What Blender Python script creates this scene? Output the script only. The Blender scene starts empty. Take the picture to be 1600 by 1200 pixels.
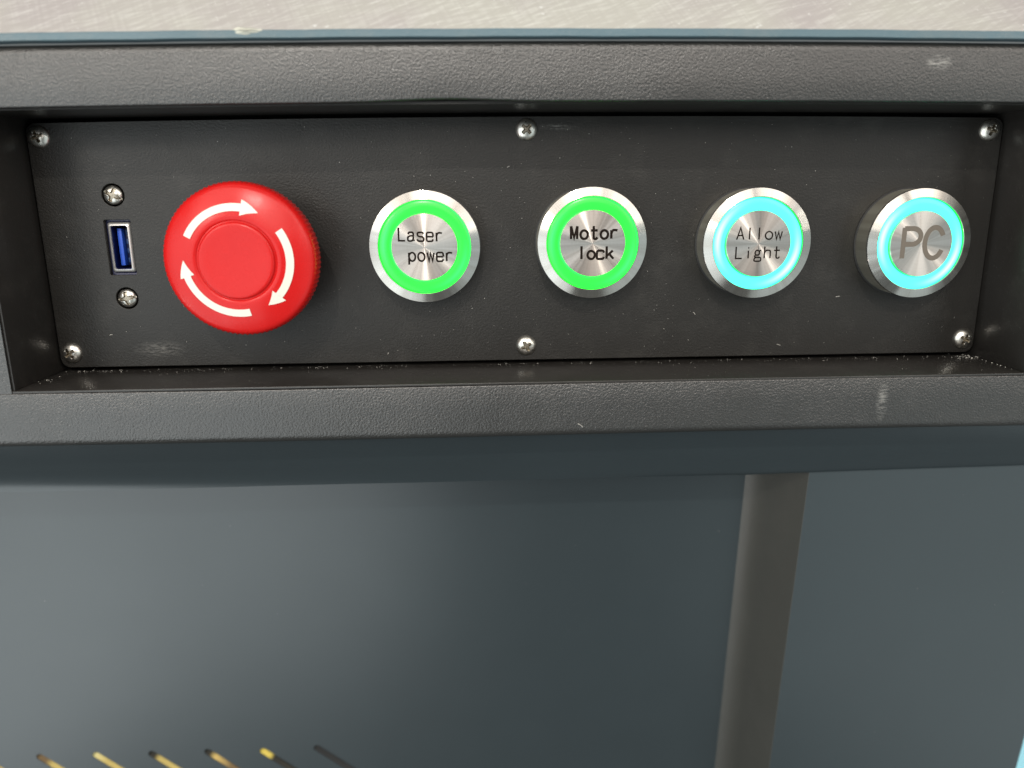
import bpy, bmesh, math, random
from mathutils import Matrix, Vector
random.seed(7)
R_ = math.radians
MM = 0.001
scene = bpy.context.scene
COL = scene.collection

# ------------------------------------------------------------------ frames
# P: the sloping control panel, x right, y up the panel, z out of it (mm).  C: the upright cabinet below it, same axes.
MP = Matrix.Rotation(R_(90 - 5.372), 4, 'X')
MC = Matrix.Rotation(R_(90), 4, 'X')

# ------------------------------------------------------------------ camera
cam_d = bpy.data.cameras.new('camera')
cam = bpy.data.objects.new('camera', cam_d); COL.objects.link(cam)
RC = Matrix(((0.999144, 0.018477, -0.037001, -10.50577 * MM),
             (-0.009019, 0.970462, 0.241086, 11.20062 * MM),
             (0.040363, -0.240546, 0.969798, 180.0 * MM),
             (0, 0, 0, 1)))
cam.matrix_world = MP @ RC
cam_d.sensor_fit = 'HORIZONTAL'; cam_d.sensor_width = 36; cam_d.lens = 27
cam_d.clip_start = 0.01; cam_d.clip_end = 20
cam_d.dof.use_dof = True; cam_d.dof.focus_distance = 0.174; cam_d.dof.aperture_fstop = 9.5
scene.camera = cam

# ------------------------------------------------------------------ room light
world = bpy.data.worlds.new('World'); scene.world = world; world.use_nodes = True
bg = world.node_tree.nodes['Background']
bg.inputs[0].default_value = (0.92, 1.0, 1.0, 1); bg.inputs[1].default_value = 0.17
vs = scene.view_settings
vs.view_transform = 'Standard'; vs.look = 'None'; vs.exposure = 0; vs.gamma = 1
scene.render.resolution_x = 1024; scene.render.resolution_y = 768

def lamp(name, d, dist, sx, sy, power, color):
    l = bpy.data.lights.new(name, 'AREA'); l.shape = 'RECTANGLE'; l.size = sx; l.size_y = sy
    l.energy = power; l.color = color
    o = bpy.data.objects.new(name, l); COL.objects.link(o)
    v = (MP.to_3x3() @ Vector(d)).normalized()
    o.location = v * dist
    o.rotation_euler = v.to_track_quat('Z', 'Y').to_euler()
    return o
lamp('ceiling_lamp', (-.09, .58, .83), 2.0, .045, .04, 12, (1, .96, .88))
lamp('side_lamp', (-.52, .30, .80), 2.2, .30, .22, 6, (1, .95, .85))
def dirv(az, el): return (math.sin(R_(az)) * math.cos(R_(el)), math.sin(R_(el)), math.cos(R_(az)) * math.cos(R_(el)))
for az_, w_, p_ in ((-23, .95, 12.5), (-51, 1.05, 14.5)):
    lamp('left_room_fill', dirv(az_, -16), 2.0, w_, 2.3, p_, (.91, .985, 1.0))  # unseen area lamps standing in for the bright left side of the room
lamp('right_room_fill', dirv(46, -16), 2.0, 1.5, 2.5, 8, (.84, .98, 1.0))  # unseen area lamp standing in for the bright right side of the room
for az_, w_, p_ in ((-36, .85, 11), (1, 1.05, 15), (37, .85, 12)):
    lamp('far_ceiling_light', dirv(az_, 28.5), 2.0, w_, 1.45, p_, (1, .91, .835))
lamp('streak_lamp', dirv(62, 12), 2.0, .10, .5, 1.6, (1, .90, .78))  # this and the next: weak lamps added to draw streaks on turned steel
lamp('streak_lamp', dirv(-70, -28), 2.0, .5, .10, 1.6, (1, .86, .80))
lamp('steel_fill_overhead', (.0, 1.6, .35), 2.0, 2.6, .8, 6.5, (1, .97, .92))  # unseen lamp added so the leaning steel sheet has something bright to reflect

# ------------------------------------------------------------------ materials
def new_mat(name):
    m = bpy.data.materials.new(name); m.use_nodes = True
    nt = m.node_tree; b = nt.nodes['Principled BSDF']
    return m, nt, b
def N(nt, t, **kw):
    n = nt.nodes.new(t)
    for k, v in kw.items():
        if k.startswith('i_'):
            key = k[2:]; n.inputs[int(key) if key.isdigit() else key].default_value = v
        else: setattr(n, k, v)
    return n
def L(nt, a, b): nt.links.new(a, b)
def noise(nt, vec, scale, detail=3, rough=.5):
    n = N(nt, 'ShaderNodeTexNoise'); n.inputs['Scale'].default_value = scale
    n.inputs['Detail'].default_value = detail; n.inputs['Roughness'].default_value = rough
    L(nt, vec, n.inputs['Vector']); return n.outputs['Fac']
def ramp(nt, fac, stops):
    r = N(nt, 'ShaderNodeValToRGB'); e = r.color_ramp.elements
    while len(e) < len(stops): e.new(.5)
    for q, (p, c) in zip(e, stops):
        q.position = p; q.color = tuple(c) + (1,) if len(c) == 3 else c
    L(nt, fac, r.inputs[0]); return r.outputs[0]
def mathn(nt, op, a, b=None, c=None):
    n = N(nt, 'ShaderNodeMath', operation=op)
    for i, v in enumerate((a, b, c)):
        if v is None: continue
        if isinstance(v, (int, float)): n.inputs[i].default_value = v
        else: L(nt, v, n.inputs[i])
    return n.outputs[0]
def mix(nt, fac, a, b, mode='MIX'):
    n = N(nt, 'ShaderNodeMix', data_type='RGBA', blend_type=mode)
    for i, v in ((0, fac), (6, a), (7, b)):
        if isinstance(v, (int, float)): n.inputs[i].default_value = v
        elif isinstance(v, tuple): n.inputs[i].default_value = v + (1,) if len(v) == 3 else v
        else: L(nt, v, n.inputs[i])
    return n.outputs[2]
def objco(nt):
    return N(nt, 'ShaderNodeTexCoord').outputs['Object']

def powder(name, col, rough=.45, peel=1.0, scale=1150, spec=.5, scuffs=(), dusty=0.0, metal=0.0, vary=.16):
    """powder-coated sheet: orange peel relief, fine grain, faint dirt; scuffs = (x,y,z,rx,ry,strength) in mm"""
    m, nt, b = new_mat(name); co = objco(nt)
    big = noise(nt, co, 34, 4, .6)
    c = mix(nt, ramp(nt, big, [(.3, (0, 0, 0)), (.75, (1, 1, 1))]), tuple(x * .96 for x in col), tuple(x * 1.05 for x in col))
    n1 = noise(nt, co, scale, 2, .45); n2 = noise(nt, co, scale * 2.7, 2, .5)
    spk = ramp(nt, n2, [(.66, (0, 0, 0)), (.74, (1, 1, 1))])
    c = mix(nt, mathn(nt, 'MULTIPLY', spk, .07 + dusty), c, (.30, .30, .28))
    if dusty:
        sm = ramp(nt, noise(nt, co, 90, 5, .7), [(.52, (0, 0, 0)), (.75, (1, 1, 1))])
        c = mix(nt, mathn(nt, 'MULTIPLY', sm, dusty), c, (.22, .21, .19))
    for (x, y, z, rx, ry, s) in scuffs:
        mp = N(nt, 'ShaderNodeMapping', vector_type='POINT')
        mp.inputs['Scale'].default_value = (1000 / rx, 1000 / ry, 1000 / 6.0)
        mp.inputs['Location'].default_value = (-x / rx, -y / ry, -z / 6.0)
        L(nt, co, mp.inputs[0])
        g = N(nt, 'ShaderNodeTexGradient', gradient_type='SPHERICAL'); L(nt, mp.outputs[0], g.inputs[0])
        st = N(nt, 'ShaderNodeMapping'); st.inputs['Scale'].default_value = (1, 4.5, 1); L(nt, co, st.inputs[0])
        nn = ramp(nt, noise(nt, st.outputs[0], 520, 4, .7), [(.44, (0, 0, 0)), (.62, (1, 1, 1))])
        f = mathn(nt, 'MULTIPLY', mathn(nt, 'MULTIPLY', g.outputs['Fac'], nn), s)
        c = mix(nt, f, c, (.42, .41, .38))
    L(nt, c, b.inputs['Base Color'])
    b.inputs['Specular IOR Level'].default_value = spec
    b.inputs['Metallic'].default_value = metal
    rr = mathn(nt, 'MULTIPLY_ADD', noise(nt, co, 60, 3), vary, rough - vary / 2)
    L(nt, rr, b.inputs['Roughness'])
    bp = N(nt, 'ShaderNodeBump'); L(nt, mathn(nt, 'MULTIPLY_ADD', ramp(nt, noise(nt, co, 22, 3, .6), [(.3, (0, 0, 0)), (.7, (1, 1, 1))]), .38 * peel, .26 * peel), bp.inputs['Strength'])
    bp.inputs['Distance'].default_value = .00016
    L(nt, mathn(nt, 'ADD', n1, mathn(nt, 'MULTIPLY', n2, .35)), bp.inputs['Height']); L(nt, bp.outputs[0], b.inputs['Normal'])
    return m

M = {}
M['plate'] = powder('black_powder_coat_plate', (.0118, .0107, .0092), .42, .75, 2100, .42, dusty=.05,
                    scuffs=[(-86, -23.5, 0, 7, 2.2, .30), (7, 25.5, 0, 5, .8, .3)])
M['frame'] = powder('charcoal_powder_coat_frame', (.0165, .0155, .0140), .315, 1.65, 2300, .95, dusty=.03,
                    scuffs=[(82, 36.0, 18.5, 3.0, 1.7, .8), (78, -34.5, 18.5, 1.6, 4.8, .45)])
M['recess'] = powder('black_recess_paint', (.024, .022, .020), .33, .25, 900, .5, dusty=.07)
M['cabinet'] = powder('blue_grey_cabinet_paint', (.018, .026, .030), .29, .10, 1500, .85, vary=.03)
M['beam'] = powder('dark_teal_beam_paint', (.014, .021, .021), .42, .25, 900, .5, dusty=.04)
M['flange'] = powder('olive_grey_flange_paint', (.036, .036, .031), .40, .2, 900, .6, dusty=.03)
M['sky_blue'] = powder('light_blue_side_paint', (.30, .62, .72), .5, .2, 900, .5)

def simple(name, col, rough=.5, metal=0, spec=.5, **kw):
    m, nt, b = new_mat(name); b.inputs['Base Color'].default_value = col + (1,)
    b.inputs['Roughness'].default_value = rough; b.inputs['Metallic'].default_value = metal
    b.inputs['Specular IOR Level'].default_value = spec
    for k, v in kw.items(): b.inputs[k.replace('_', ' ')].default_value = v
    return m, nt, b
def spun(name, col, rough, aniso, rot=.25, bump=.14):
    """lathe-turned stainless steel: circular grooves, so lamps draw radial streaks"""
    m, nt, b = new_mat(name)
    tc = N(nt, 'ShaderNodeTexCoord'); co = tc.outputs['Object']
    sp = N(nt, 'ShaderNodeSeparateXYZ'); L(nt, co, sp.inputs[0])
    rad = mathn(nt, 'SQRT', mathn(nt, 'ADD', mathn(nt, 'MULTIPLY', sp.outputs[0], sp.outputs[0]), mathn(nt, 'MULTIPLY', sp.outputs[1], sp.outputs[1])))
    cv = N(nt, 'ShaderNodeCombineXYZ'); L(nt, rad, cv.inputs[0])
    g = noise(nt, cv.outputs[0], 5200, 3, .7)
    c = mix(nt, g, tuple(x * .80 for x in col), tuple(min(1, x * 1.1) for x in col))
    # uneven angular polish
    ang = mathn(nt, 'ARCTAN2', sp.outputs[1], sp.outputs[0])
    av = N(nt, 'ShaderNodeCombineXYZ')
    L(nt, mathn(nt, 'MULTIPLY', mathn(nt, 'COSINE', ang), 1.0), av.inputs[0]); L(nt, mathn(nt, 'SINE', ang), av.inputs[1])
    a = noise(nt, av.outputs[0], 5.5, 3, .6)
    c = mix(nt, ramp(nt, a, [(.35, (0, 0, 0)), (.65, (1, 1, 1))]), mix(nt, 1.0, c, (.82, .80, .78), 'MULTIPLY'), c)
    L(nt, c, b.inputs['Base Color'])
    b.inputs['Metallic'].default_value = 1; b.inputs['Roughness'].default_value = rough
    L(nt, mathn(nt, 'MULTIPLY_ADD', a, .12, rough - .06), b.inputs['Roughness'])
    b.inputs['Anisotropic'].default_value = aniso; b.inputs['Anisotropic Rotation'].default_value = rot
    tg = N(nt, 'ShaderNodeTangent', direction_type='RADIAL', axis='Z'); L(nt, tg.outputs[0], b.inputs['Tangent'])
    bp = N(nt, 'ShaderNodeBump'); bp.inputs['Strength'].default_value = bump; bp.inputs['Distance'].default_value = .00001
    L(nt, g, bp.inputs['Height']); L(nt, bp.outputs[0], b.inputs['Normal'])
    return m
M['spun_cap'] = spun('spun_steel_cap', (.64, .60, .56), .295, 1.0)
M['spun_ring'] = spun('turned_steel_bevel', (.56, .545, .51), .21, .9)
M['housing'] = spun('dark_turned_steel', (.60, .585, .50), .48, .3)

def led(name, mid, edge, core, strength, spots):
    m, nt, b = new_mat(name)
    co = objco(nt); sp = N(nt, 'ShaderNodeSeparateXYZ'); L(nt, co, sp.inputs[0])
    rad = mathn(nt, 'MULTIPLY', mathn(nt, 'SQRT', mathn(nt, 'ADD', mathn(nt, 'MULTIPLY', sp.outputs[0], sp.outputs[0]), mathn(nt, 'MULTIPLY', sp.outputs[1], sp.outputs[1]))), 1000)
    f = mathn(nt, 'DIVIDE', mathn(nt, 'SUBTRACT', rad, 7.5), 2.9)
    ang = mathn(nt, 'ARCTAN2', sp.outputs[1], sp.outputs[0])
    def lobe(a0, w): return mathn(nt, 'POWER', mathn(nt, 'MAXIMUM', mathn(nt, 'MULTIPLY_ADD', mathn(nt, 'COSINE', mathn(nt, 'SUBTRACT', ang, R_(a0))), .5, .5), 0.0), w)
    e_in = mathn(nt, 'MULTIPLY', ramp(nt, f, [(.02, (1, 1, 1)), (.16, (0, 0, 0))]), lobe(205, 2.0))
    e_out = mathn(nt, 'MULTIPLY', ramp(nt, f, [(.84, (0, 0, 0)), (.97, (1, 1, 1))]), lobe(28, 2.0))
    c = mix(nt, mathn(nt, 'MAXIMUM', e_in, e_out), mid, edge)
    for (a0, w, s) in spots:           # brighter where a diode sits behind the diffuser
        k = mathn(nt, 'COSINE', mathn(nt, 'SUBTRACT', ang, R_(a0)))
        k = mathn(nt, 'POWER', mathn(nt, 'MAXIMUM', k, 0.0), w)
        band = ramp(nt, f, [(.30, (0, 0, 0)), (.62, (1, 1, 1)), (.93, (0, 0, 0))])
        c = mix(nt, mathn(nt, 'MULTIPLY', mathn(nt, 'MULTIPLY', k, band), s), c, core)
    b.inputs['Base Color'].default_value = (.02, .02, .02, 1)
    b.inputs['Roughness'].default_value = .25; b.inputs['Specular IOR Level'].default_value = .35
    L(nt, c, b.inputs['Emission Color']); b.inputs['Emission Strength'].default_value = strength
    return m
M['led_green'] = led('green_led_diffuser', (.008, 1.5, .030), (.02, 1.5, .10), (.04, 1.5, .16), 2.3, [(170, 5, .5), (-35, 5, .5)])
M['led_cyan'] = led('cyan_led_diffuser', (.060, 1.6, .85), (.008, 1.2, .03), (.45, 1.6, 1.0), 2.3, [(168, 5, .95), (-32, 5, 1.0)])

M['ink'] = simple('black_engraving_fill', (.012, .008, .006), .7, 0, .08)[0]
M['grey_ink'] = simple('grey_etched_lettering', (.115, .096, .075), .6)[0]
M['rubber'] = simple('black_rubber_gasket', (.010, .010, .010), .6)[0]

def red_plastic():
    m, nt, b = new_mat('red_moulded_plastic'); co = objco(nt)
    L(nt, mix(nt, noise(nt, co, 120, 4, .6), (.48, .008, .008), (.56, .011, .010)), b.inputs['Base Color'])
    L(nt, mathn(nt, 'MULTIPLY_ADD', noise(nt, co, 200, 4, .65), .22, .16), b.inputs['Roughness'])
    b.inputs['Coat Weight'].default_value = .0; b.inputs['Coat Roughness'].default_value = .12
    b.inputs['Specular IOR Level'].default_value = .30
    bp = N(nt, 'ShaderNodeBump'); bp.inputs['Strength'].default_value = .25; bp.inputs['Distance'].default_value = .00006
    L(nt, noise(nt, co, 420, 3), bp.inputs['Height']); L(nt, bp.outputs[0], b.inputs['Normal'])
    return m
M['red'] = red_plastic()
def white_paint():
    m, nt, b = new_mat('white_arrow_paint'); co = objco(nt)
    f = ramp(nt, noise(nt, co, 700, 3, .7), [(.66, (0, 0, 0)), (.74, (1, 1, 1))])
    L(nt, mix(nt, mathn(nt, 'MULTIPLY', f, .6), (.70, .67, .59), (.40, .34, .28)), b.inputs['Base Color'])
    b.inputs['Roughness'].default_value = .4
    return m
M['white'] = white_paint()
def screw_metal():
    m, nt, b = new_mat('nickel_plated_screw'); co = objco(nt)
    L(nt, mix(nt, noise(nt, co, 900, 4, .7), (.52, .50, .45), (.86, .84, .78)), b.inputs['Base Color'])
    b.inputs['Metallic'].default_value = 1
    L(nt, mathn(nt, 'MULTIPLY_ADD', noise(nt, co, 1400, 3), .3, .16), b.inputs['Roughness'])
    bp = N(nt, 'ShaderNodeBump'); bp.inputs['Strength'].default_value = .18; bp.inputs['Distance'].default_value = .00004
    L(nt, noise(nt, co, 1500, 3), bp.inputs['Height']); L(nt, bp.outputs[0], b.inputs['Normal'])
    return m
M['screw'] = screw_metal()
M['screw_dark'] = simple('screw_recess_shade', (.30, .27, .22), .4, 1)[0]  # darker copy of the screw metal, paints the shade inside the recess
M['usb_shell'] = simple('bright_connector_steel', (.92, .91, .88), .38, .85)[0]
M['usb_blue'] = simple('blue_connector_plastic', (.02, .085, .50), .45)[0]
M['usb_dark'] = simple('dark_blue_connector_body', (.002, .004, .045), .4)[0]
M['usb_pad'] = simple('tin_contact', (.25, .22, .18), .35, .8)[0]
M['usb_pad2'] = simple('dull_blue_contact', (.015, .05, .16), .4)[0]
M['dust'] = simple('pale_dust', (.62, .60, .55), .6)[0]
def glint_brass(name, stops):
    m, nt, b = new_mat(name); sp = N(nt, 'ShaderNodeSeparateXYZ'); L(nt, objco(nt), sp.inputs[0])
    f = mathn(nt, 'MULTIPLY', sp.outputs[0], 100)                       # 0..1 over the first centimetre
    L(nt, ramp(nt, f, stops), b.inputs['Base Color']); b.inputs['Metallic'].default_value = .6; b.inputs['Roughness'].default_value = .38  # ramp paints an uneven reflection, gold glint and dark, along the slot
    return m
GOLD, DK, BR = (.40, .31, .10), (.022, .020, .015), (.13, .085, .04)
SLOT_TONES = [glint_brass('brown_glint_brass', [(0, BR), (.25, BR), (.5, GOLD)]), glint_brass('brown_glint_brass_edge', [(0, BR), (.22, BR), (.45, GOLD)]),
         glint_brass('bright_glint_brass', [(0, (.55, .48, .22)), (.4, GOLD), (1, GOLD)]), glint_brass('shaded_tip_brass', [(.12, DK), (.28, GOLD), (.8, GOLD)]),
         glint_brass('shaded_tip_dull_brass', [(.1, DK), (.3, (.50, .36, .12)), (.9, BR)]), glint_brass('gold_glint_slot', [(.28, (.58, .45, .09)), (.42, DK), (1, DK)])]
M['slot_shade'] = simple('dark_slot_shade', (.006, .006, .006), .6)[0]  # near-black colour paints the shade inside the rightmost slot

def steel_plate():
    m, nt, b = new_mat('scratched_brushed_steel'); co = objco(nt)
    def scratch(angle, s, sy):
        r = N(nt, 'ShaderNodeMapping'); r.inputs['Rotation'].default_value = (0, 0, R_(angle)); L(nt, co, r.inputs[0])
        mp = N(nt, 'ShaderNodeMapping'); mp.inputs['Scale'].default_value = (s, s * sy, s * sy); L(nt, r.outputs[0], mp.inputs[0])
        return noise(nt, mp.outputs[0], 1, 3, .6)
    a = scratch(62, 1500, .05); c2 = scratch(-28, 1500, .05); d = scratch(78, 2400, .03)
    h = mathn(nt, 'ADD', mathn(nt, 'ADD', a, mathn(nt, 'MULTIPLY_ADD', c2, .5, .25)), d)
    patch = noise(nt, co, 26, 4, .6)
    tint = ramp(nt, patch, [(.38, (.60, .565, .545)), (.6, (.66, .655, .59))])
    spk = ramp(nt, noise(nt, co, 620, 2, .5), [(.70, (0, 0, 0)), (.76, (1, 1, 1))])
    col = mix(nt, ramp(nt, mathn(nt, 'MULTIPLY', h, .333), [(.48, (0, 0, 0)), (.62, (1, 1, 1))]), mix(nt, 1.0, tint, (.91, .89, .895), 'MULTIPLY'), mix(nt, .30, tint, (.95, .93, .9)))
    col = mix(nt, mathn(nt, 'MULTIPLY', spk, .6), col, (.92, .92, .90))
    L(nt, col, b.inputs['Base Color']); b.inputs['Metallic'].default_value = .55
    b.inputs['Roughness'].default_value = .42
    bp = N(nt, 'ShaderNodeBump'); bp.inputs['Strength'].default_value = .22; bp.inputs['Distance'].default_value = .00005
    L(nt, h, bp.inputs['Height']); L(nt, bp.outputs[0], b.inputs['Normal'])
    return m
M['steel'] = steel_plate()
M['film'] = powder('blue_edge_paint', (.085, .140, .165), .42, .8, 1500, .5, dusty=.22)
M['chip'] = simple('bare_chipped_edge', (.42, .42, .36), .5, .4)[0]

# ------------------------------------------------------------------ mesh helpers (all in mm)
def finish(me, mat, smooth=None):
    me.transform(Matrix.Scale(MM, 4))
    if mat: me.materials.append(mat)
    if smooth is not None:
        for p in me.polygons: p.use_smooth = True
        me.set_sharp_from_angle(angle=R_(smooth))
    me.update(); return me
def from_py(name, vs_, fs, mat, smooth=None):
    me = bpy.data.meshes.new(name); me.from_pydata(vs_, [], fs); me.validate(); return finish(me, mat, smooth)
def lathe(name, prof, mat, seg=96, smooth=35, wob=None, cap=True):
    vs_, fs = [], []
    n = len(prof)
    for i in range(seg):
        a = 2 * math.pi * i / seg
        for (r, z) in prof:
            rr = r + (wob(i, r, z) if wob else 0)
            vs_.append((rr * math.cos(a), rr * math.sin(a), z))
    for i in range(seg):
        j = (i + 1) % seg
        for k in range(n - 1):
            fs.append((i * n + k, i * n + k + 1, j * n + k + 1, j * n + k)[::-1])
    if cap and prof[-1][0] > 0.01:
        fs.append(tuple(i * n + n - 1 for i in range(seg)))
    return from_py(name, vs_, fs, mat, smooth)
def box_mesh(name, x0, x1, y0, y1, z0, z1, mat, bev=0, seg=2):
    bm = bmesh.new(); bmesh.ops.create_cube(bm, size=1)
    for v in bm.verts:
        v.co = Vector((x0 if v.co.x < 0 else x1, y0 if v.co.y < 0 else y1, z0 if v.co.z < 0 else z1))
    if bev: bmesh.ops.bevel(bm, geom=bm.edges[:], offset=bev, segments=seg, profile=.5, affect='EDGES')
    me = bpy.data.meshes.new(name); bm.to_mesh(me); bm.free()
    return finish(me, mat, 40 if bev else None)
def sweep_x(name, prof, x0, x1, nx, mat, off=None, smooth=40, caps=True):
    """closed profile of (y,z) pushed along x; off(x) -> dy"""
    vs_, fs = [], []; n = len(prof)
    for i in range(nx + 1):
        x = x0 + (x1 - x0) * i / nx; dy = off(x) if off else 0
        for k, (y, z) in enumerate(prof):
            vs_.append((x, y + (dy if not isinstance(dy, tuple) else (dy[0] if y > 35 else dy[1])), z))
    for i in range(nx):
        for k in range(n):
            k2 = (k + 1) % n
            fs.append((i * n + k, i * n + k2, (i + 1) * n + k2, (i + 1) * n + k))
    if caps: fs += [tuple(range(n))[::-1], tuple(nx * n + k for k in range(n))]
    me = from_py(name, vs_, fs, mat, smooth)
    bm = bmesh.new(); bm.from_mesh(me); bmesh.ops.recalc_face_normals(bm, faces=bm.faces); bm.to_mesh(me); bm.free()
    return me
def arc(cy, cz, r, a0, a1, n=6):
    return [(cy + r * math.cos(R_(a0 + (a1 - a0) * i / n)), cz + r * math.sin(R_(a0 + (a1 - a0) * i / n))) for i in range(n + 1)]

def link(o, parent=None):
    COL.objects.link(o)
    if parent: o.parent = parent
    return o
def part(name, me, parent, loc=(0, 0, 0), rotz=0, label=None, kind=None):
    o = bpy.data.objects.new(name, me); link(o, parent)
    o.location = Vector(loc) * MM; o.rotation_euler = (0, 0, rotz)
    if label: o['label'] = label
    if kind: o['kind'] = kind
    return o
def thing(name, label, cat, frame, me=None, loc=(0, 0, 0), group=None, kind=None):
    o = bpy.data.objects.new(name, me); link(o)
    o.matrix_world = frame @ Matrix.Translation(Vector(loc) * MM)
    o['label'] = label; o['category'] = cat
    if group: o['group'] = group
    if kind: o['kind'] = kind
    return o

# bow of the sheet metal above the panel (up in the middle)
def bow(x): return .85 * (1 - (x / 110) ** 2)
def bump_up(x): return .55 * math.exp(-((x + 17) / 13) ** 2)

# ------------------------------------------------------------------ CONTROL PANEL (one thing)
panel = thing('control_panel', 'black recessed control panel with red stop button, four lit round buttons and a USB port', 'control panel', MP)

# frame around the recess
HF = 18.6                                        # how far the frame stands out from the face plate
def topoff(x): return (bow(x) - .85 + .0, bow(x) - .85 + bump_up(x))
prof = [(40.35, -14), (40.35, HF - 1.9)] + arc(38.45, HF - 1.9, 1.9, 0, 90, 8)[1:] + \
       [(34, HF)] + arc(29.25, HF - .35, .35, 90, 180, 3) + [(28.9, HF - 2.0), (29.35, HF - 2.1), (29.35, -14)]
part('top_rail', sweep_x('top_rail', prof, -150, 150, 90, M['frame'], topoff), panel, label='wide charcoal rail above the recess with a scuff at its right')
prof = [(-29.1, -14), (-29.1, HF - .3)] + arc(-29.4, HF - .3, .3, 0, 90, 3)[1:] + \
       [(-34, HF)] + arc(-39.2, HF - 2.1, 2.1, 90, 180, 8) + [(-41.3, -14)]
part('bottom_rail', sweep_x('bottom_rail', prof, -150, 150, 60, M['frame'], lambda x: .12 * math.sin(x * .03)), panel, label='grey rail below the recess, rounded along its lower edge')
XL = 110.3
for s in (-1, 1):
    x0, x1 = (-150, -XL) if s < 0 else (XL, 150)
    pr = [(x0, -14), (x0, HF), (x1 - .0 if s < 0 else x1, HF), (x1, -14)] if s < 0 else [(x0, -14), (x0, HF), (x1, HF), (x1, -14)]
    m_ = box_mesh('side_rail', x0, x1, -29.1, 29.3, -14, HF, M['frame'])
    part('side_rail', m_, panel)
# painted recess lining: sill, ceiling, two side walls, back
T = .5
part('recess_sill', box_mesh('recess_sill', -XL, XL, -29.08, -28.6, -13, HF - .12, M['recess'], .12), panel, label='narrow black sill along the bottom of the recess, dusty at the back')
cm = sweep_x('recess_ceiling', [(29.3, -13), (29.3, HF - 2.6), (28.75, HF - 2.6), (28.75, -13)], -XL, XL, 60, M['recess'], lambda x: bow(x) - .85)
part('recess_ceiling', cm, panel)
part('recess_wall', box_mesh('recess_wall', -XL, -XL + T, -28.6, 29.2, -13, HF - .5, M['recess'], .1), panel)
part('recess_wall', box_mesh('recess_wall', XL - T, XL, -28.6, 29.2, -13, HF - .5, M['recess'], .1), panel)
part('recess_back', box_mesh('recess_back', -XL + T, XL - T, -28.6, 28.7, -13.5, -12.5, M['rubber']), panel)

# face plate with real cut-outs
def rrect(x0, x1, y0, y1, r, n=6):
    out = []
    for (cx, cy, a) in ((x1 - r, y1 - r, 0), (x0 + r, y1 - r, 90), (x0 + r, y0 + r, 180), (x1 - r, y0 + r, 270)):
        for i in range(n + 1):
            t = R_(a + 90 * i / n); out.append((cx + r * math.cos(t), cy + r * math.sin(t)))
    return out
def ring(cx, cy, r, n=32): return [(cx + r * math.cos(2 * math.pi * i / n), cy + r * math.sin(2 * math.pi * i / n)) for i in range(n)]
def dens(pts, step=6):
    out = []
    for i, p in enumerate(pts):
        q = pts[(i + 1) % len(pts)]; d = math.dist(p, q); k = max(1, int(d / step))
        out += [(p[0] + (q[0] - p[0]) * j / k, p[1] + (q[1] - p[1]) * j / k) for j in range(k)]
    return out
USBX = -92.3
outer = [(x, y + (bow(x) - .30 if y > 0 else 0) * max(0, min(1, y / 27))) for x, y in dens(rrect(-109.3, 109.3, -27.6, 27.25, 2.2))]
cu = bpy.data.curves.new('face_plate_outline', 'CURVE'); cu.dimensions = '2D'; cu.fill_mode = 'BOTH'
for pts in (outer, rrect(USBX - 2.95, USBX + 2.95, -6.2, 6.2, .35, 3), ring(USBX - .1, 11.6, 2.5), ring(USBX + .1, -11.5, 2.5)):
    sp = cu.splines.new('POLY'); sp.points.add(len(pts) - 1); sp.use_cyclic_u = True
    for p, (x, y) in zip(sp.points, pts): p.co = (x, y, 0, 1)
cu.extrude = .75; cu.bevel_depth = .12; cu.bevel_resolution = 2; cu.offset = -.12
tmp = bpy.data.objects.new('tmp', cu); COL.objects.link(tmp)
dg = bpy.context.evaluated_depsgraph_get()
fm = bpy.data.meshes.new_from_object(tmp.evaluated_get(dg)); bpy.data.objects.remove(tmp); fm.name = 'face_plate'
fm.transform(Matrix.Translation((0, 0, -.87))); fm.materials.clear(); finish(fm, M['plate'], 30)
part('face_plate', fm, panel, label='black textured steel plate with two small screws beside the USB cut-out')

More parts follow.
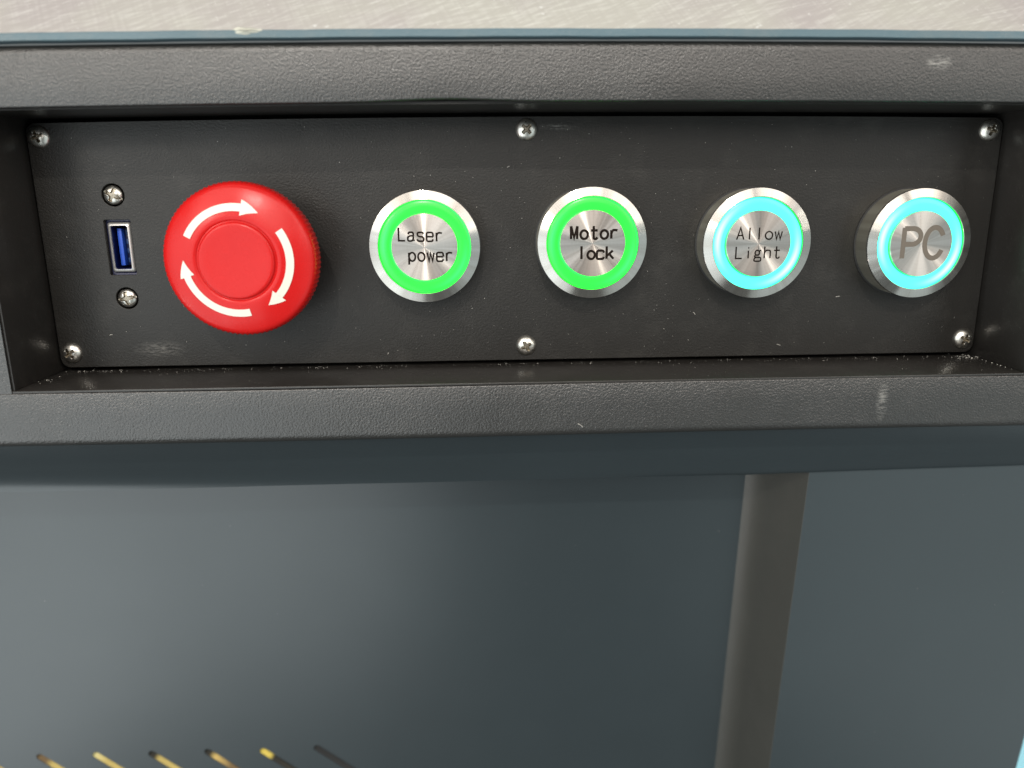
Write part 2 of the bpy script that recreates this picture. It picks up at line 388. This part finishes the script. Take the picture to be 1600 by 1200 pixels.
# screws
def screw_mesh(r0, h, arm, wid, depth, combo=False):
    seg, rings = 64, 22; vs_, fs = [], []
    prof_r = [r0 * (1 - (k / rings)) for k in range(rings)] + [0]
    def inside(x, y):
        ax, ay = abs(x), abs(y)
        d = min(max(ax - arm, ay - wid), max(ay - arm, ax - wid))
        d2 = math.hypot(x, y) - wid * 1.75
        d = min(d, d2)
        if combo: d = min(d, max(ay - wid * .45, ax - r0 * 1.2))
        return max(0, min(1, -d / .14 + .3))
    vs_ += []
    for k, r in enumerate(prof_r[:-1]):
        for i in range(seg):
            a = 2 * math.pi * i / seg; x, y = r * math.cos(a), r * math.sin(a)
            z = h * (1 - (r / r0) ** 2.6) ** .75 * .85 + h * .15
            z -= depth * inside(x, y) * (1 if r < r0 * .98 else .0)
            vs_.append((x, y, z))
    c = len(vs_); vs_.append((0, 0, h - depth * 1.15))
    for k in range(rings - 1):
        for i in range(seg):
            j = (i + 1) % seg; fs.append((k * seg + i, k * seg + j, (k + 1) * seg + j, (k + 1) * seg + i))
    k = rings - 1
    for i in range(seg): fs.append((k * seg + i, k * seg + (i + 1) % seg, c))
    b0 = len(vs_)
    for i in range(seg):
        a = 2 * math.pi * i / seg; vs_.append((r0 * math.cos(a), r0 * math.sin(a), -.6))
    for i in range(seg):
        j = (i + 1) % seg; fs.append((b0 + i, b0 + j, j, i))
    me = from_py('screw', vs_, fs, M['screw'], 32); me.materials.append(M['screw_dark'])
    for p in me.polygons:
        c_ = p.center / MM; r_ = math.hypot(c_.x, c_.y)
        dome = h * (1 - min(1, r_ / r0) ** 2.6) ** .75 * .85 + h * .15
        if c_.z > -.2 and r_ < r0 * .8 and c_.z < dome - depth * .35: p.material_index = 1
    return me
sm_big = screw_mesh(2.42, 1.3, 1.22, .30, 1.0)
sm_usb = screw_mesh(2.12, 1.0, 1.45, .38, .5, True)
collar = lathe('screw_shadow_gap', [(2.42, .02), (2.75, .02), (2.85, .0)], M['rubber'], 40, cap=False)
for (x, y, rot, lab) in ((-106.6, 24.05, 20, 'screw at the upper left corner of the face plate'), (0.1, 25.0, 45, 'screw at the middle of the top edge'),
                    (106.2, 24.2, 70, 'screw at the upper right corner of the face plate'), (-106.5, -24.1, 35, 'screw at the lower left corner of the face plate'),
                    (-.2, -24.1, 28, 'screw at the middle of the bottom edge'), (106.5, -24.2, 62, 'screw at the lower right corner of the face plate')):
    part('screw', sm_big, panel, (x, y, 0), R_(rot), lab)
part('small_screw', sm_usb, panel, (USBX - .2, 11.6, -.5), R_(-25), 'small screw above the USB port')
part('small_screw', sm_usb, panel, (USBX + .05, -11.5, -.5), R_(10), 'small screw below the USB port')

# USB port
def frame_mesh(name, o, i, z0, z1, mat):
    """rectangular funnel: outer half sizes o, inner half sizes i"""
    ro = rrect(-o[0], o[0], -o[1], o[1], .55, 4); ri = rrect(-i[0], i[0], -i[1], i[1], .45, 4)
    n = len(ro); vs_ = []
    md = [((a + c) / 2, (b + d_) / 2) for (a, b), (c, d_) in zip(ro, ri)]
    rn = [(a + (c - a) * .85, b + (d_ - b) * .85) for (a, b), (c, d_) in zip(ro, ri)]
    for pts, z in ((ro, min(z0, z1) - 1.5), (ro, z0), (md, z0 + (z1 - z0) * .8), (rn, z1), (ri, z1 - .15), (ri, z1 - 7)):
        vs_ += [(x, y, z) for x, y in pts]
    fs = [(k * n + a, k * n + (a + 1) % n, (k + 1) * n + (a + 1) % n, (k + 1) * n + a) for k in range(5) for a in range(n)]
    return from_py(name, vs_, fs, mat, 50)
usb = part('usb_port', frame_mesh('usb_port', (2.55, 5.6), (1.85, 4.85), -.9, -.35, M['usb_shell']), panel, (USBX, 0, 0), label='blue USB port in a bright metal shell')
part('port_body', frame_mesh('port_body', (3.3, 6.6), (2.55, 5.7), -1.2, -1.3, M['usb_dark']), usb)
part('port_lining', frame_mesh('port_lining', (1.84, 4.84), (1.80, 4.80), -.70, -.72, M['usb_dark']), usb)  # dark lining added so the inner shell walls do not show bright
part('port_back', box_mesh('port_back', -2, 2, -5, 5, -8.5, -8, M['usb_dark']), usb)
part('tongue', box_mesh('tongue', -1.30, -.30, -4.2, 4.2, -8, -2.3, M['usb_blue'], .12), usb)
part('tongue_step', box_mesh('tongue_step', -.30, .35, -4.2, 4.2, -8, -3.8, M['usb_dark'], .1), usb)
for k in range(4):
    part('contact', box_mesh('contact', -.1, .40, -3.6 + k * 2.1, -2.5 + k * 2.1, -7, -3.6, M['usb_pad2'], .05), usb)
for k in range(3):
    part('spring_contact', box_mesh('spring_contact', 1.45, 1.92, -2.9 + k * 2.2, -2.2 + k * 2.2, -4, -2.4, M['usb_pad'], .08), usb)

# emergency stop
ES = (-61.1, -1.9)
SEG = 288
def knurl(i, r, z): return (.16 if i % 3 == 0 else -.06) if r > 15.3 and 10.3 < z < 15.0 else 0
prof = [(9, 7.6), (14.6, 8.4), (15.6, 9.6), (15.85, 10.6), (15.95, 12.5), (15.9, 14.6), (15.62, 15.3), (15.2, 15.75), (14.6, 16.05),
        (13, 16.6), (11, 17.25), (9.3, 17.6), (8.6, 17.66), (8.32, 17.5), (8.15, 17.32), (7.98, 17.35), (7.82, 17.75), (7.6, 17.95), (7.2, 18.0),
        (6, 17.9), (3, 17.8), (.4, 17.78)]
stop = part('emergency_stop_button', lathe('emergency_stop_button', prof, M['red'], SEG, 40, knurl), panel, (ES[0], ES[1], 0), label='large red mushroom button with three white turning arrows')
part('stem', lathe('stem', [(11.5, 0), (11.5, 1.2), (11, 1.6), (8.6, 1.8), (8.4, 2.2), (8.4, 8.6)], M['rubber'], 64), stop)
def face_z(r):
    pp = sorted((a, b) for a, b in prof if b > 15)
    for (r0, z0), (r1, z1) in zip(pp, pp[1:]):
        if r0 <= r <= r1: return z0 + (z1 - z0) * (r - r0) / max(1e-6, r1 - r0)
    return 15
def arrow(a_tail, a_base, a_tip, rm=10.9, w=.78, hw=1.62):
    st = []; n = 28
    for i in range(n + 1): st.append((a_tail + (a_base - a_tail) * i / n, w))
    st.append((a_base, hw))
    for i in range(1, 7): st.append((a_base + (a_tip - a_base) * i / 6, hw * (1 - i / 6) + .03))
    vs_, fs = [], []
    for a, hwid in st:
        for r in (rm + hwid, rm - hwid):
            # straight-sided head: keep it tangent to the arc at the base
            for dz in (-.15, .13): vs_.append((r * math.cos(R_(a)), r * math.sin(R_(a)), face_z(r) + dz))
    for i in range(len(st) - 1):
        a, b = i * 4, i * 4 + 4
        fs += [(a + 1, b + 1, b + 3, a + 3), (a, a + 1, b + 1, b)[::-1], (a + 2, a + 3, b + 3, b + 2)]
    fs += [(0, 1, 3, 2)]
    me = from_py('arrow', vs_, fs, M['white'])
    bm = bmesh.new(); bm.from_mesh(me); bmesh.ops.recalc_face_normals(bm, faces=bm.faces); bm.to_mesh(me); bm.free()
    return me
part('arrow', arrow(153, 81, 62), stop, label='white arrow curving over the top')
part('arrow', arrow(34, -42, -58), stop, label='white arrow curving down the right side')
part('arrow', arrow(-80, -163, -181), stop, label='white arrow curving up the left side')

# stroke lettering
def chaik(p, n=3, closed=False):
    for _ in range(n):
        q = [] if closed else [p[0]]
        m = len(p)
        for i in range(m if closed else m - 1):
            a, b = p[i], p[(i + 1) % m]
            q += [(a[0] * .75 + b[0] * .25, a[1] * .75 + b[1] * .25), (a[0] * .25 + b[0] * .75, a[1] * .25 + b[1] * .75)]
        if not closed: q.append(p[-1])
        p = q
    return p
def oval(x0, x1, y0, y1, a0=0, a1=360, n=28):
    cx, cy, rx, ry = (x0 + x1) / 2, (y0 + y1) / 2, (x1 - x0) / 2, (y1 - y0) / 2
    return [(cx + rx * math.cos(R_(a0 + (a1 - a0) * i / n)), cy + ry * math.sin(R_(a0 + (a1 - a0) * i / n))) for i in range(n + 1)]
X = .66
G = {   # glyphs in a 1 x 1 cell: capital height 1, small letters .66
 'L': [[(.05, 1), (.05, 0), (1, 0)]],
 'a': [chaik([(.10, .50), (.16, .66), (.50, .67), (.84, .66), (.84, .40)]) + [(.84, .10), (1.0, .0)], chaik([(.84, .40), (.30, .38), (.0, .30), (.0, .0), (.38, -.02), (.70, .02), (.84, .18)])],
 's': [chaik([(.95, .55), (.85, .68), (.45, .67), (.05, .66), (.05, .38), (.5, .34), (.98, .30), (.98, .0), (.5, -.01), (.10, -.01), (.0, .15)])],
 'e': [[(.0, .35), (.98, .35)], chaik([(.98, .35), (.96, .67), (.50, .68), (.02, .67), (.0, .34), (.0, -.01), (.50, -.01), (.85, .0), (.97, .16)])],
 'r': [[(.08, X), (.08, 0)], chaik([(.08, .38), (.20, .62), (.50, .68), (.92, .64)])],
 'p': [[(.05, X), (.05, -.28)], oval(.05, 1, 0, X, 170, -170)],
 'o': [oval(0, 1, 0, X)],
 'w': [[(0, X), (.24, 0), (.5, .60), (.76, 0), (1, X)]],
 'M': [[(.08, 0), (.08, 1)], [(.08, 1), (.5, .12), (.92, 1)], [(.92, 1), (.92, 0)]],
 't': [[(.05, X), (.95, X)], chaik([(.42, 1.0), (.42, .5), (.42, .02), (.60, -.01), (.78, -.01), (.95, .12)])],
 'l': [[(.45, 1.05), (.45, 0)]],
 'I': [[(.45, 1.0), (.45, 0)]],
 'c': [chaik([(.97, .50), (.85, .67), (.50, .68), (.02, .67), (.0, .34), (.0, -.01), (.50, -.01), (.85, .0), (.97, .16)])],
 'k': [[(.05, 1.02), (.05, 0)], [(.90, X), (.08, .24)], [(.36, .42), (1.0, 0)]],
 'A': [[(0, 0), (.5, 1), (1, 0)], [(.18, .34), (.82, .34)]],
 'i': [[(.5, X), (.5, 0)], [(.42, .90), (.60, .90)]],
 'g': [oval(.08, .78, .26, .68), [(.70, .62), (1.0, .68)], chaik([(.22, .30), (.0, .18), (.12, .10), (.55, .08), (1.02, .06), (1.02, -.24), (.5, -.26), (-.04, -.25), (-.04, -.02), (.22, .08)])],
 'h': [[(.05, 1.0), (.05, 0)], chaik([(.05, .40), (.20, .64), (.50, .68), (.95, .66), (.95, .40)]) + [(.95, 0)]],
 'P': [[(.06, 0), (.06, 1)], [(.06, .97), (.5, .97)] + oval(.08, .97, .46, .97, 85, -85, 18)[0:] + [(.06, .46)]],
 'C': [oval(.0, 1.0, .0, 1.0, 28, 332, 44)],
}
def ribbon(bmv, bmf, pts, w, z0, z1):
    # drop repeats
    q = [pts[0]]
    for p in pts[1:]:
        if math.dist(p, q[-1]) > 1e-3: q.append(p)
    closed = math.dist(q[0], q[-1]) < 2e-2 and len(q) > 6
    if closed: q = q[:-1]
    n = len(q); left, right = [], []
    for i in range(n):
        a = q[(i - 1) % n] if (closed or i > 0) else q[i]; b = q[(i + 1) % n] if (closed or i < n - 1) else q[i]
        if a == q[i]: d0 = d1 = Vector((b[0] - a[0], b[1] - a[1])).normalized()
        elif b == q[i]: d0 = d1 = Vector((b[0] - a[0], b[1] - a[1])).normalized()
        else:
            d0 = Vector((q[i][0] - a[0], q[i][1] - a[1])).normalized(); d1 = Vector((b[0] - q[i][0], b[1] - q[i][1])).normalized()
        t = (d0 + d1); t = t.normalized() if t.length > 1e-4 else d0
        nn = Vector((-t.y, t.x)); k = w / 2 / max(.35, nn.dot(Vector((-d0.y, d0.x))))
        left.append((q[i][0] + nn.x * k, q[i][1] + nn.y * k)); right.append((q[i][0] - nn.x * k, q[i][1] - nn.y * k))
    b0 = len(bmv)
    for l, r in zip(left, right): bmv += [(l[0], l[1], z1), (r[0], r[1], z1), (l[0], l[1], z0), (r[0], r[1], z0)]
    for i in range(n if closed else n - 1):
        a, b = b0 + i * 4, b0 + ((i + 1) % n) * 4
        bmf += [(a, a + 1, b + 1, b), (a + 2, a, b, b + 2), (a + 1, a + 3, b + 3, b + 1)]
    if not closed:
        e = b0 + (n - 1) * 4
        bmf += [(b0, b0 + 2, b0 + 3, b0 + 1), (e + 1, e + 3, e + 2, e)]
def word(name, s, x0, y0, pitch, gw, gh, sw, mat, slope=0, z=7.28):
    vs_, fs = [], []; k = 0
    for i, ch in enumerate(s):
        for st in G[ch]:
            pts = [(x0 + i * pitch + gx * gw, y0 + gy * gh + slope * (x0 + i * pitch + gx * gw)) for gx, gy in st]
            ribbon(vs_, fs, pts, sw, z - .03, z + .012 + .003 * (k % 5)); k += 1
    return from_py(name, vs_, fs, mat)

ring_m = lathe('bezel_ring', [(12.42, 5.65), (12.5, 5.72), (12.5, 6.25), (12.43, 6.33), (10.56, 6.95), (10.44, 6.95), (10.40, 6.90), (10.40, 5.6)], M['spun_ring'], 160, 12, cap=False)
hous_m = lathe('housing', [(12.2, 0), (12.36, .4), (12.38, 5.6), (12.3, 5.7), (9.5, 5.7)], M['housing'], 128, 30, cap=True)
gask_m = lathe('gasket', [(12.75, .0), (12.72, .25), (12.3, .32)], M['rubber'], 96, 30, cap=False)
cap_m = lathe('cap', [(7.47, 5.5), (7.47, 7.16), (7.38, 7.26), (6.5, 7.28), (4, 7.28), (1.5, 7.28), (.02, 7.28)], M['spun_cap'], 128, 28)
def ledring(mat):
    return lathe('light_ring', [(10.36, 5.6), (10.36, 6.45), (10.2, 6.58), (9.0, 6.66), (7.9, 6.62), (7.5, 6.56), (7.5, 5.6)], mat, 128, 40, cap=False)
lg, lc = ledring(M['led_green']), ledring(M['led_cyan'])
def button(x, y, led_me, label, words, rz=0, sx=1.0):
    o = part('push_button', hous_m, panel, (x, y, 0), 0, label)
    part('gasket', gask_m, o); part('bezel_ring', ring_m, o, rotz=R_(rz)); part('light_ring', led_me, o); part('cap', cap_m, o, rotz=R_(rz))
    o.scale = (.985 * sx, .985, 1)
    for w_ in words: part('lettering', word('lettering', *w_), o)
    return o
button(-23.0, -.25, lg, 'push button lettered Laser power, green ring', [
    ('Laser', -5.75, 1.38, 2.10, 1.48, 2.85, .40, M['ink'], -.03), ('power', -3.62, -3.05, 2.10, 1.50, 2.85, .42, M['ink'], -.015)], 8)
button(14.4, .15, lg, 'push button lettered Motor lock, green ring', [
    ('Motor', -5.10, 1.05, 2.28, 1.66, 2.85, .56, M['ink']), ('lock', -3.30, -3.45, 2.13, 1.66, 2.75, .54, M['ink'])], 77)
button(51.85, -.35, lc, 'push button lettered Allow Light, cyan ring', [
    ('AIIow', -5.15, 1.0, 2.20, 1.62, 2.65, .33, M['ink']), ('Light', -5.20, -3.25, 2.20, 1.50, 2.65, .33, M['ink'])], 140)
button(89.25, -.8, lc, 'push button lettered PC, cyan ring', [
    ('PC', -4.65, -3.25, 5.45, 4.45, 6.95, 1.14, M['grey_ink'])], 222, .972)

# dust
def dust(name, pts, frame_parent):
    vs_, fs = [], []
    for (x, y, z, s, nz) in pts:
        b = len(vs_); k = random.choice((4, 5, 5, 6)); a0 = random.random() * 6.3; el = random.uniform(.35, 1)
        ca, sa = math.cos(a0), math.sin(a0)
        for i in range(k):
            t = 2 * math.pi * i / k; r = s * random.uniform(.6, 1.1); u, v = r * math.cos(t), r * math.sin(t) * el
            u, v = u * ca - v * sa, u * sa + v * ca
            vs_.append((x + u, y + v, z) if nz == 'z' else (x + u, y, z + v))
        up = s * .5
        vs_.append((x, y, z + up) if nz == 'z' else (x, y + up, z))
        for i in range(k): fs.append((b + i, b + (i + 1) % k, b + k))
    return part(name, from_py(name, vs_, fs, M['dust']), frame_parent, kind='stuff')
ds = []
avoid = [(ES[0], ES[1], 16.5), (-23, 0, 13), (14.4, 0, 13), (52, 0, 13), (89.6, 0, 13), (USBX, 0, 7), (USBX, 11.6, 3), (USBX, -11.5, 3)]
for _ in range(520):
    x = random.uniform(-107, 107) if random.random() < .5 else random.gauss(5, 38); y = random.uniform(-27, 26.5)
    if abs(x) > 108 or any(math.hypot(x - a, y - b) < r for a, b, r in avoid): continue
    ds.append((x, y, .0, random.choice((.04, .05, .05, .06, .07, .10)), 'z'))
clumps = [random.uniform(-109, 109) for _ in range(26)]
for _ in range(430):                                             # along the seam of the sill
    x = random.uniform(-109, 109) if random.random() < .45 else max(-109, min(109, random.choice(clumps) + random.gauss(0, 2.2))); z = abs(random.gauss(0, 1.9)) - 1
    ds.append((x, -28.6, z, random.choice((.03, .04, .05, .05, .07, .10, .15)), 'y'))
for _ in range(90): ds.append((random.uniform(-109, 109), -28.6, random.uniform(0, 17), random.choice((.05, .06, .09)), 'y'))
for _ in range(26): ds.append((106.5 + random.gauss(0, 1.6), -28.55, random.gauss(1, 1.4), random.uniform(.12, .3), 'y'))
for k in range(8): ds.append((108.9 + .05 * k, -28.55, 3 + 1.7 * k + random.uniform(-.5, .5), random.uniform(.1, .28), 'y'))
for _ in range(12): ds.append((-108.3 + random.gauss(0, .8), -28.55, 9 + random.gauss(0, .9), random.uniform(.08, .2), 'y'))
for _ in range(12): ds.append((-104 + random.gauss(0, 2.5), -28.55, random.gauss(0, .8), random.uniform(.08, .2), 'y'))
for _ in range(80):
    ds.append((random.uniform(-110, 110), random.choice((random.uniform(30.5, 38.5), random.uniform(-38, -29.8))), HF, random.choice((.03, .04, .05)), 'z'))
dust('dust', ds, panel)
# lint hairs
hv, hf = [], []
for (x, y, a, l) in ((10.6, -38.6, -35, 1.4), (-97, -20, 10, .8), (61, -25, -15, 1.0), (74.5, -13.5, 10, 1.0), (-33, -25.5, 60, .5), (40, -17, -50, .8), (-4, 17, 30, .6)):
    z = HF + .02 if y < -29 else .03
    b = len(hv); dx, dy = math.cos(R_(a)) * l / 2, math.sin(R_(a)) * l / 2; nx, ny = -dy / l * .09, dx / l * .09
    for k in range(5):
        t = k / 4 * 2 - 1; c = (1 - t * t) * .12 * l
        px, py = x + dx * t + ny * 0 - dy * c / l, y + dy * t + dx * c / l
        hv += [(px + nx, py + ny, z), (px - nx, py - ny, z), (px, py, z + .05)]
    for k in range(4):
        q = b + 3 * k
        hf += [(q, q + 3, q + 5, q + 2), (q + 2, q + 5, q + 4, q + 1)]
part('lint', from_py('lint', hv, hf, M['dust']), panel, kind='stuff')

# ------------------------------------------------------------------ STEEL PLATE above the panel
plate = thing('steel_top', 'scratched brushed steel sheet with a blue front edge above the control panel', 'steel plate', MP)
LEAN = R_(42)
d = (math.cos(LEAN), -math.sin(LEAN))
y0, z0 = 42.05, HF + .9
pr = [(y0, z0), (y0 + d[0] * 60, z0 + d[1] * 60), (y0 + d[0] * 60 - 1, z0 + d[1] * 60 - 3), (y0 - .25, z0 - 3)]
part('steel_sheet', sweep_x('steel_sheet', pr, -150, 150, 60, M['steel'], lambda x: bow(x) - .85, None), plate)
pr = [(40.62, z0 - 2.6), (40.62, z0 - .2), (40.75, z0 + .12), (41.9, z0 + .14), (42.12, z0 + .02), (42.0, z0 - 2.6)]
part('front_edge', sweep_x('front_edge', pr, -150, 150, 90, M['film'], lambda x: bow(x) - .85 + .05 * math.sin(x * .31) * math.sin(x * .11), None), plate, label='thin blue painted front edge with a chip left of the middle')
def chip_mesh():
    vs_, fs = [], []; n = 22
    for k in range(5):
        f = k / 4
        for i in range(n):
            a = 2 * math.pi * i / n; r = (1 - f) * (1 + .18 * math.sin(3 * a + 1) + .1 * math.sin(7 * a))
            vs_.append((2.6 * r * math.cos(a), .62 * r * math.sin(a), .02 + .32 * f * (1 + .2 * math.sin(5 * a))))
    for k in range(4):
        for i in range(n): fs.append((k * n + i, k * n + (i + 1) % n, (k + 1) * n + (i + 1) % n, (k + 1) * n + i))
    return from_py('paint_chip', vs_, fs, M['chip'], 50)
part('paint_chip', chip_mesh(), plate, (-54.5, 41.75, z0 + .12), label='bare chip in the blue edge')

# ------------------------------------------------------------------ CABINET below (upright)
cab = thing('machine_cabinet', 'blue-grey painted steel cabinet front below the control panel', 'cabinet', MC)
BZ, DZ = -12.0, 6.4
ds = [(random.uniform(-140, 58), random.uniform(-150, -66), BZ + .02, random.choice((.04, .05, .07, .10)), 'z') for _ in range(40)]
ds += [(random.uniform(75, 135), random.uniform(-150, -60), DZ + .02, random.choice((.04, .05, .07, .09)), 'z') for _ in range(20)]
dust('dust', ds, cab)
SLOTS = [(-165.0, -157.8, -45), (-148.4, -157.1, -44.6), (-131.5, -157.1, -44), (-114.7, -157.4, -43.6), (-97.7, -157.4, -43.2), (-80.8, -157.9, -42.6), (-64.2, -157.4, -42)]
SW, SL = 1.12, 17.0
def capsule(x, y, ang, w=SW, l=SL, z=None):
    a = R_(ang); ex, ey = x + l * math.cos(a), y + l * math.sin(a); out = []
    for i in range(9): t = a + math.pi / 2 + math.pi * i / 8; out.append((x + w * math.cos(t), y + w * math.sin(t)))
    for i in range(9): t = a - math.pi / 2 + math.pi * i / 8; out.append((ex + w * math.cos(t), ey + w * math.sin(t)))
    return out
cu = bpy.data.curves.new('back_panel_outline', 'CURVE'); cu.dimensions = '2D'; cu.fill_mode = 'BOTH'
for pts in [[(-190, -260), (64.5, -260), (64.5, -40), (-190, -40)]] + [capsule(*q) for q in SLOTS]:
    sp = cu.splines.new('POLY'); sp.points.add(len(pts) - 1); sp.use_cyclic_u = True
    for p, (x, y) in zip(sp.points, pts): p.co = (x, y, 0, 1)
cu.extrude = .75; cu.bevel_depth = .1; cu.bevel_resolution = 1; cu.offset = -.1
tmp = bpy.data.objects.new('tmp', cu); COL.objects.link(tmp)
dg = bpy.context.evaluated_depsgraph_get()
bm_ = bpy.data.meshes.new_from_object(tmp.evaluated_get(dg)); bpy.data.objects.remove(tmp); bm_.name = 'back_panel'
bm_.transform(Matrix.Translation((0, 0, BZ - .85))); bm_.materials.clear(); finish(bm_, M['cabinet'], 30)
part('back_panel', bm_, cab, label='large recessed blue-grey panel at the left with slanted slots cut near the bottom')
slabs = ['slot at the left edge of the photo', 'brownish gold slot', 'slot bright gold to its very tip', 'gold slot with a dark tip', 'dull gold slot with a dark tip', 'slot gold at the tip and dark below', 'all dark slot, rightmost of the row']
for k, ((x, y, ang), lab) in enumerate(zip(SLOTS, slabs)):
    # the cut edge: a sloping brassy wall on one side of each slot, gold glint and dark inside painted in its colour
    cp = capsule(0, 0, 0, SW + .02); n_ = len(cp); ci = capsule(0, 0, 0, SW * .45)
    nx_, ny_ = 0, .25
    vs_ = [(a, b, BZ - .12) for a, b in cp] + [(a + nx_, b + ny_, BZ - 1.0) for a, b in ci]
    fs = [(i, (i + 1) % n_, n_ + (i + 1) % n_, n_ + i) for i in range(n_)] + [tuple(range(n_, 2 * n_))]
    part('vent_slot', from_py('vent_slot', vs_, fs, M['slot_shade'] if k == 6 else SLOT_TONES[k], 30), cab, (x, y, 0), R_(ang), label=lab)
def beam_mesh():
    vs_, fs = [], []; nx = 76
    def pr(x):
        t = max(0.0, min(1.0, (50 - x) / 170)); e = 2.6 * t  # lower edge shaped rounder towards the left so its shade fades out
        return [(-37.5, 5), (-37.5, 15.6), (-39.5, 15.4), (-52.5 - .5 * t, 9.55), (-54.4, 8.75 - .1 * t), (-55.8 - e * .15, 8.15 - .25 * t), (-56.5 - e * .4, 7.75 - .3 * t),
                (-56.85 - e * .7, 7.45 - .25 * t), (-57.1 - e, 7.2 - .1 * t), (-57.15 - e, 6.2), (-57.15 - e, 5)]
    for i in range(nx + 1):
        x = -190 + 380 * i / nx; dy = (.0135 * (55 - x) if x < 55 else .0126 * (x - 55)) + .05 * math.sin(x * .09)
        p = pr(x); n = len(p)
        vs_ += [(x, y + (dy if k > 2 else 0), z) for k, (y, z) in enumerate(p)]
    for i in range(nx):
        for k in range(n): fs.append((i * n + k, i * n + (k + 1) % n, (i + 1) * n + (k + 1) % n, (i + 1) * n + k))
    me = from_py('cross_beam', vs_, fs, M['cabinet'], 40)
    bm = bmesh.new(); bm.from_mesh(me); bmesh.ops.recalc_face_normals(bm, faces=bm.faces); bm.to_mesh(me); bm.free()
    return me
part('cross_beam', beam_mesh(), cab, label='dark sloping beam in shade directly under the control panel')
# right door, standing forward, with a slanting return edge on its left
def door():
    tx0, tx1 = 61.75, 70.9
    top, bot = -50.0, -260
    xr = 146.6
    # outline in (x, z), swept down y
    out = [(tx0, BZ + .01)]
    for i in range(6):                                           # soft inside fold
        t = R_(42 + i * 5.2); out.append((out[-1][0] + 1.35 * math.cos(t), out[-1][1] + 1.35 * math.sin(t)))
    c = [(tx1 - .03, DZ - .10), (tx1 + .02, DZ - .03), (tx1 + .10, DZ)]
    out += c + [(xr - .8, DZ), (xr, DZ - .8), (xr, BZ - 2)]
    me = bpy.data.meshes.new('door')
    return out, top, bot
out, top, bot = door()
def vsweep(name, out, top, bot, mat, lid=True):
    n = len(out); vs_ = [(x, top, z) for x, z in out] + [(x, bot, z) for x, z in out]
    fs = [(k, k + 1, n + k + 1, n + k) for k in range(n - 1)]
    if lid: fs.append(tuple(range(n)))
    me = from_py(name, vs_, fs, mat, 18)
    bm = bmesh.new(); bm.from_mesh(me); bmesh.ops.recalc_face_normals(bm, faces=bm.faces); bm.to_mesh(me); bm.free()
    return me
part('door_panel', vsweep('door_panel', out[9:], top, bot, M['cabinet'], False), cab, label='blue-grey door standing forward at the right')
part('door_return', vsweep('door_return', out[:10], top, bot, M['flange'], False), cab, label='olive grey slanting left edge of the door')
part('door_top', from_py('door_top', [(x, top, z) for x, z in out], [tuple(range(len(out)))], M['cabinet']), cab)
part('side_panel', box_mesh('side_panel', 147.0, 190, -260, -66, BZ - 4, BZ - 2, M['sky_blue']), cab, label='light blue strip beyond the door')
